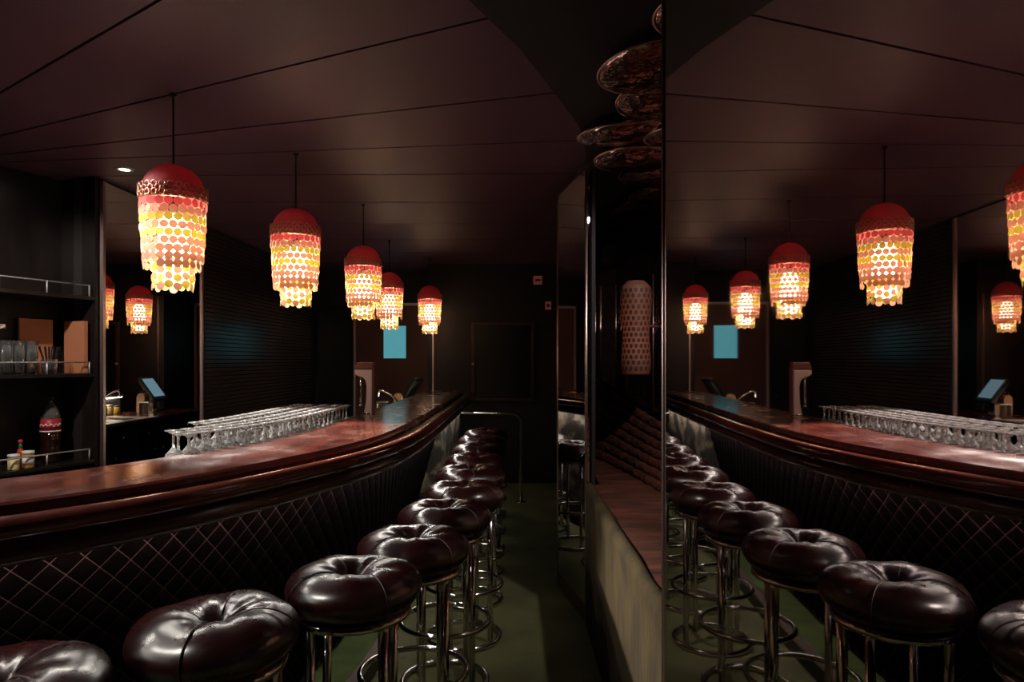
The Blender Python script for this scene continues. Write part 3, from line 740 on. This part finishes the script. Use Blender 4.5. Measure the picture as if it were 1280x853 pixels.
# ------------------------------------------------------------------ upholstered booth on the right
bo = empty('booth_seat', (0, 0, 0), 0, 'deep rust velvet booth seat with olive front edge behind the mirrored wall', 'booth')
back = [(0.52, 5.03), (0.64, 4.99), (0.735, 4.90), (0.805, 4.70), (0.87, 4.32), (0.93, 3.9), (1.0, 3.3), (1.06, 2.6), (1.10, 1.9), (1.12, 1.36)]
hts = [1.33, 1.30, 1.22, 1.165, 1.10, 1.06, 1.04, 1.02, 1.0, 1.0]
bk = catmull([(x, y, z) for (x, y), z in zip(back, hts)], 6)
poly = [(0.415, 1.36)] + [(x, y) for x, y, z in bk[::-1]] + [(0.51, 4.40), (0.48, 3.74), (0.415, 3.73)]
MB().prism(poly, 0.70, 0.762).build('seat_cushion', 'velvet_rust', bo)
MB().prism([(x*0.99 + 0.012, y) for x, y in poly], 0.0, 0.70).build('seat_base', 'velvet_rust', bo)
# front face with a rolled olive edge
ed = MB()
prof = [(0.405, 0.0), (0.405, 0.66)] + [(0.425 + 0.030*math.cos(a), 0.735 + 0.040*math.sin(a)) for a in [PI - k*PI/8 for k in range(9)]] + [(0.46, 0.70), (0.414, 0.64), (0.414, 0.0)]
n = 50; vs = []; fs = []; k_ = len(prof)
for i in range(n + 1):
    y = 1.36 + (3.735 - 1.36)*i/n
    for x, z in prof: vs.append((x + 0.0012*math.sin(17*y), y, z + (0.002*math.sin(11*y) if z > 0.5 else 0)))
for i in range(n):
    for j in range(k_): fs.append((i*k_ + j, i*k_ + (j+1) % k_, (i+1)*k_ + (j+1) % k_, (i+1)*k_ + j))
ed.add(vs, fs).build('front_roll', 'velvet_olive', bo, True)
# pleated back: horizontal rolls
rolls = 7
for q in range(rolls):
    mb = MB(); vs = []; fs = []; kk = 9
    for i, (x, y, z) in enumerate(bk):
        j0 = max(i-1, 0); j1 = min(i+1, len(bk)-1)
        tx, ty = bk[j1][0]-bk[j0][0], bk[j1][1]-bk[j0][1]; L = math.hypot(tx, ty); nx, ny = ty/L, -tx/L     # towards the room
        z0 = 0.762 + (z - 0.762)*q/rolls; z1 = 0.762 + (z - 0.762)*(q+1)/rolls
        for k in range(kk):
            a = PI*k/(kk-1); d = 0.015*math.sin(a) + 0.006*math.sin(9*i*0.3 + q) + 0.20*(1 - (q + k/(kk-1))/rolls)
            zz = z0 + (z1 - z0)*(0.5 - 0.5*math.cos(a))
            vs.append((max(x + nx*d, 0.515), y + ny*d, zz))
    for i in range(len(bk) - 1):
        for k in range(kk - 1): fs.append((i*kk + k, i*kk + k + 1, (i+1)*kk + k + 1, (i+1)*kk + k))
    mb.add(vs, fs).build('back_roll', 'velvet_rust', bo, True)
# bronze mirror strips above the back, set like screen leaves
mw = struct(empty('wall_booth', (0, 0, 0)), 'bronze mirror strips lining the booth')
rays = [(0.50, 5.08, 1.33), (0.60, 5.06, 1.31), (0.655, 5.01, 1.28), (0.735, 4.94, 1.22), (0.805, 4.75, 1.165), (0.885, 4.36, 1.10), (0.96, 3.9, 1.06), (1.04, 3.3, 1.04), (1.11, 2.6, 1.02), (1.15, 1.9, 1.0), (1.18, 1.33, 1.0)]
for i, (p, q) in enumerate(zip(rays, rays[1:])):
    fold = 0.05 if i % 2 else -0.02
    a_ = (p[0] + (0.02 if i % 2 else 0.0), p[1]); b_ = (q[0] + (0.0 if i % 2 else 0.025), q[1])
    slab('mirror_strip', b_, a_, 0.012, max(p[2], q[2]) - 0.03, 2.0, 'bronze_mirror', mw)
    slab('foil_panel', (b_[0], b_[1]), (a_[0], a_[1]), 0.012, 2.004, 2.47, 'foil', mw)
    MB().tube([(b_[0]-0.004, b_[1], min(p[2], q[2])), (b_[0]-0.004, b_[1], 2.0)], 0.006, 8).build('strip_edge', 'trim_metal', mw, True)
struct(MB().prism([(0.60, 5.09), (0.50, 5.11), (0.50, 5.2), (1.5, 5.2), (1.5, 1.30), (1.2, 1.30), (1.17, 1.9), (1.13, 2.6), (1.06, 3.3), (0.98, 3.9), (0.905, 4.38), (0.825, 4.78), (0.75, 4.97), (0.66, 5.05)][::-1], 0, 2.5).build('wall_booth_back', 'void_black'))
struct(MB().box(0.36, 1.5, 1.28, 1.345, 0, 2.5).build('wall_booth_side', 'void_black'))
# overlapping reflective dishes hung under the soffit
cl = struct(empty('ceiling_booth', (0, 0, 0)), 'bronze reflective dishes covering the booth ceiling')
dp = [(0.0, 0.028)] + [(0.20*math.sin(a), 0.028*math.cos(a)) for a in [k*PI/2/8 for k in range(1, 9)]]
dish = MB().lathe([(r_, -z) for r_, z in dp] + [(0.205, 0.004), (0.205, 0.010), (0, 0.010)], 36).mesh('ceiling_dish', 'foil', True)
rim = MB().tube(circle(0.205, 0.0, 40), 0.004, 6, True).mesh('dish_rim', 'trim_metal', True)
yy = 1.62; row = 0
while yy < 4.9:
    for c_ in range(4):
        x = 0.50 + c_*0.30 + (0.12 if row % 2 else 0.0) + max(0, yy - 4.2)*0.35
        zt = 2.478 - 0.012*((row + c_) % 3)
        if x > 1.2 or (yy > 3.5 and x < 0.77) or math.hypot(x - 0.95, yy - 2.75) < 0.27: continue
        dd = put('ceiling_dish', dish, cl, (x, yy, zt), (random.uniform(-.10, .10), random.uniform(-.10, .10), 0))
        put('dish_rim', rim, dd)
    yy += 0.36; row += 1
# perforated lamp modelled where its mirror reflection shows in the booth
hl = empty('lamp_reflection', (0.77, 4.22, 1.36), 0, 'bronze lamp with oval-pierced shade standing in for a mirror reflection in the booth', 'lamp')
prof = [(0.080, 0.0), (0.092, 0.06), (0.086, 0.16), (0.082, 0.26), (0.092, 0.38), (0.097, 0.47), (0.088, 0.54), (0.05, 0.58)]
pr = catmull(prof, 5)
MB().lathe(list(pr), 32).build('shade', 'honeycomb', hl, True)
hole = MB().add([(0.0105*math.cos(2*PI*k/10), -0.0015, 0.0135*math.sin(2*PI*k/10)) for k in range(10)] + [(0.0085*math.cos(2*PI*k/10), -0.0025, 0.0115*math.sin(2*PI*k/10)) for k in range(10)],
                [(k, (k+1) % 10, 10 + (k+1) % 10, 10 + k) for k in range(10)] + [tuple(10 + k for k in range(10))]).mesh('hole', 'honeycomb_hole')
for r_ in range(15):
    z = 0.04 + r_*0.034
    rad = min(pr, key=lambda p_: abs(p_[1] - z))[0]
    for k in range(18):
        a = 2*PI*(k + 0.5*(r_ % 2))/18
        put('hole', hole, hl, (rad*math.cos(a), rad*math.sin(a), z), (0, 0, a + PI/2))
MB().lathe([(0, 0.08), (0.03, 0.09), (0.036, 0.2), (0.036, 0.42), (0.02, 0.46), (0, 0.46)], 16).build('bulb', 'lamp_glow', hl, True)  # inner glow added so the booth gets some light
MB().tube([(0.05, 0.0, 0.30), (0.11, 0.03, 0.30), (0.15, 0.045, 0.30)], 0.008, 8).build('bracket', 'trim_metal', hl, True)
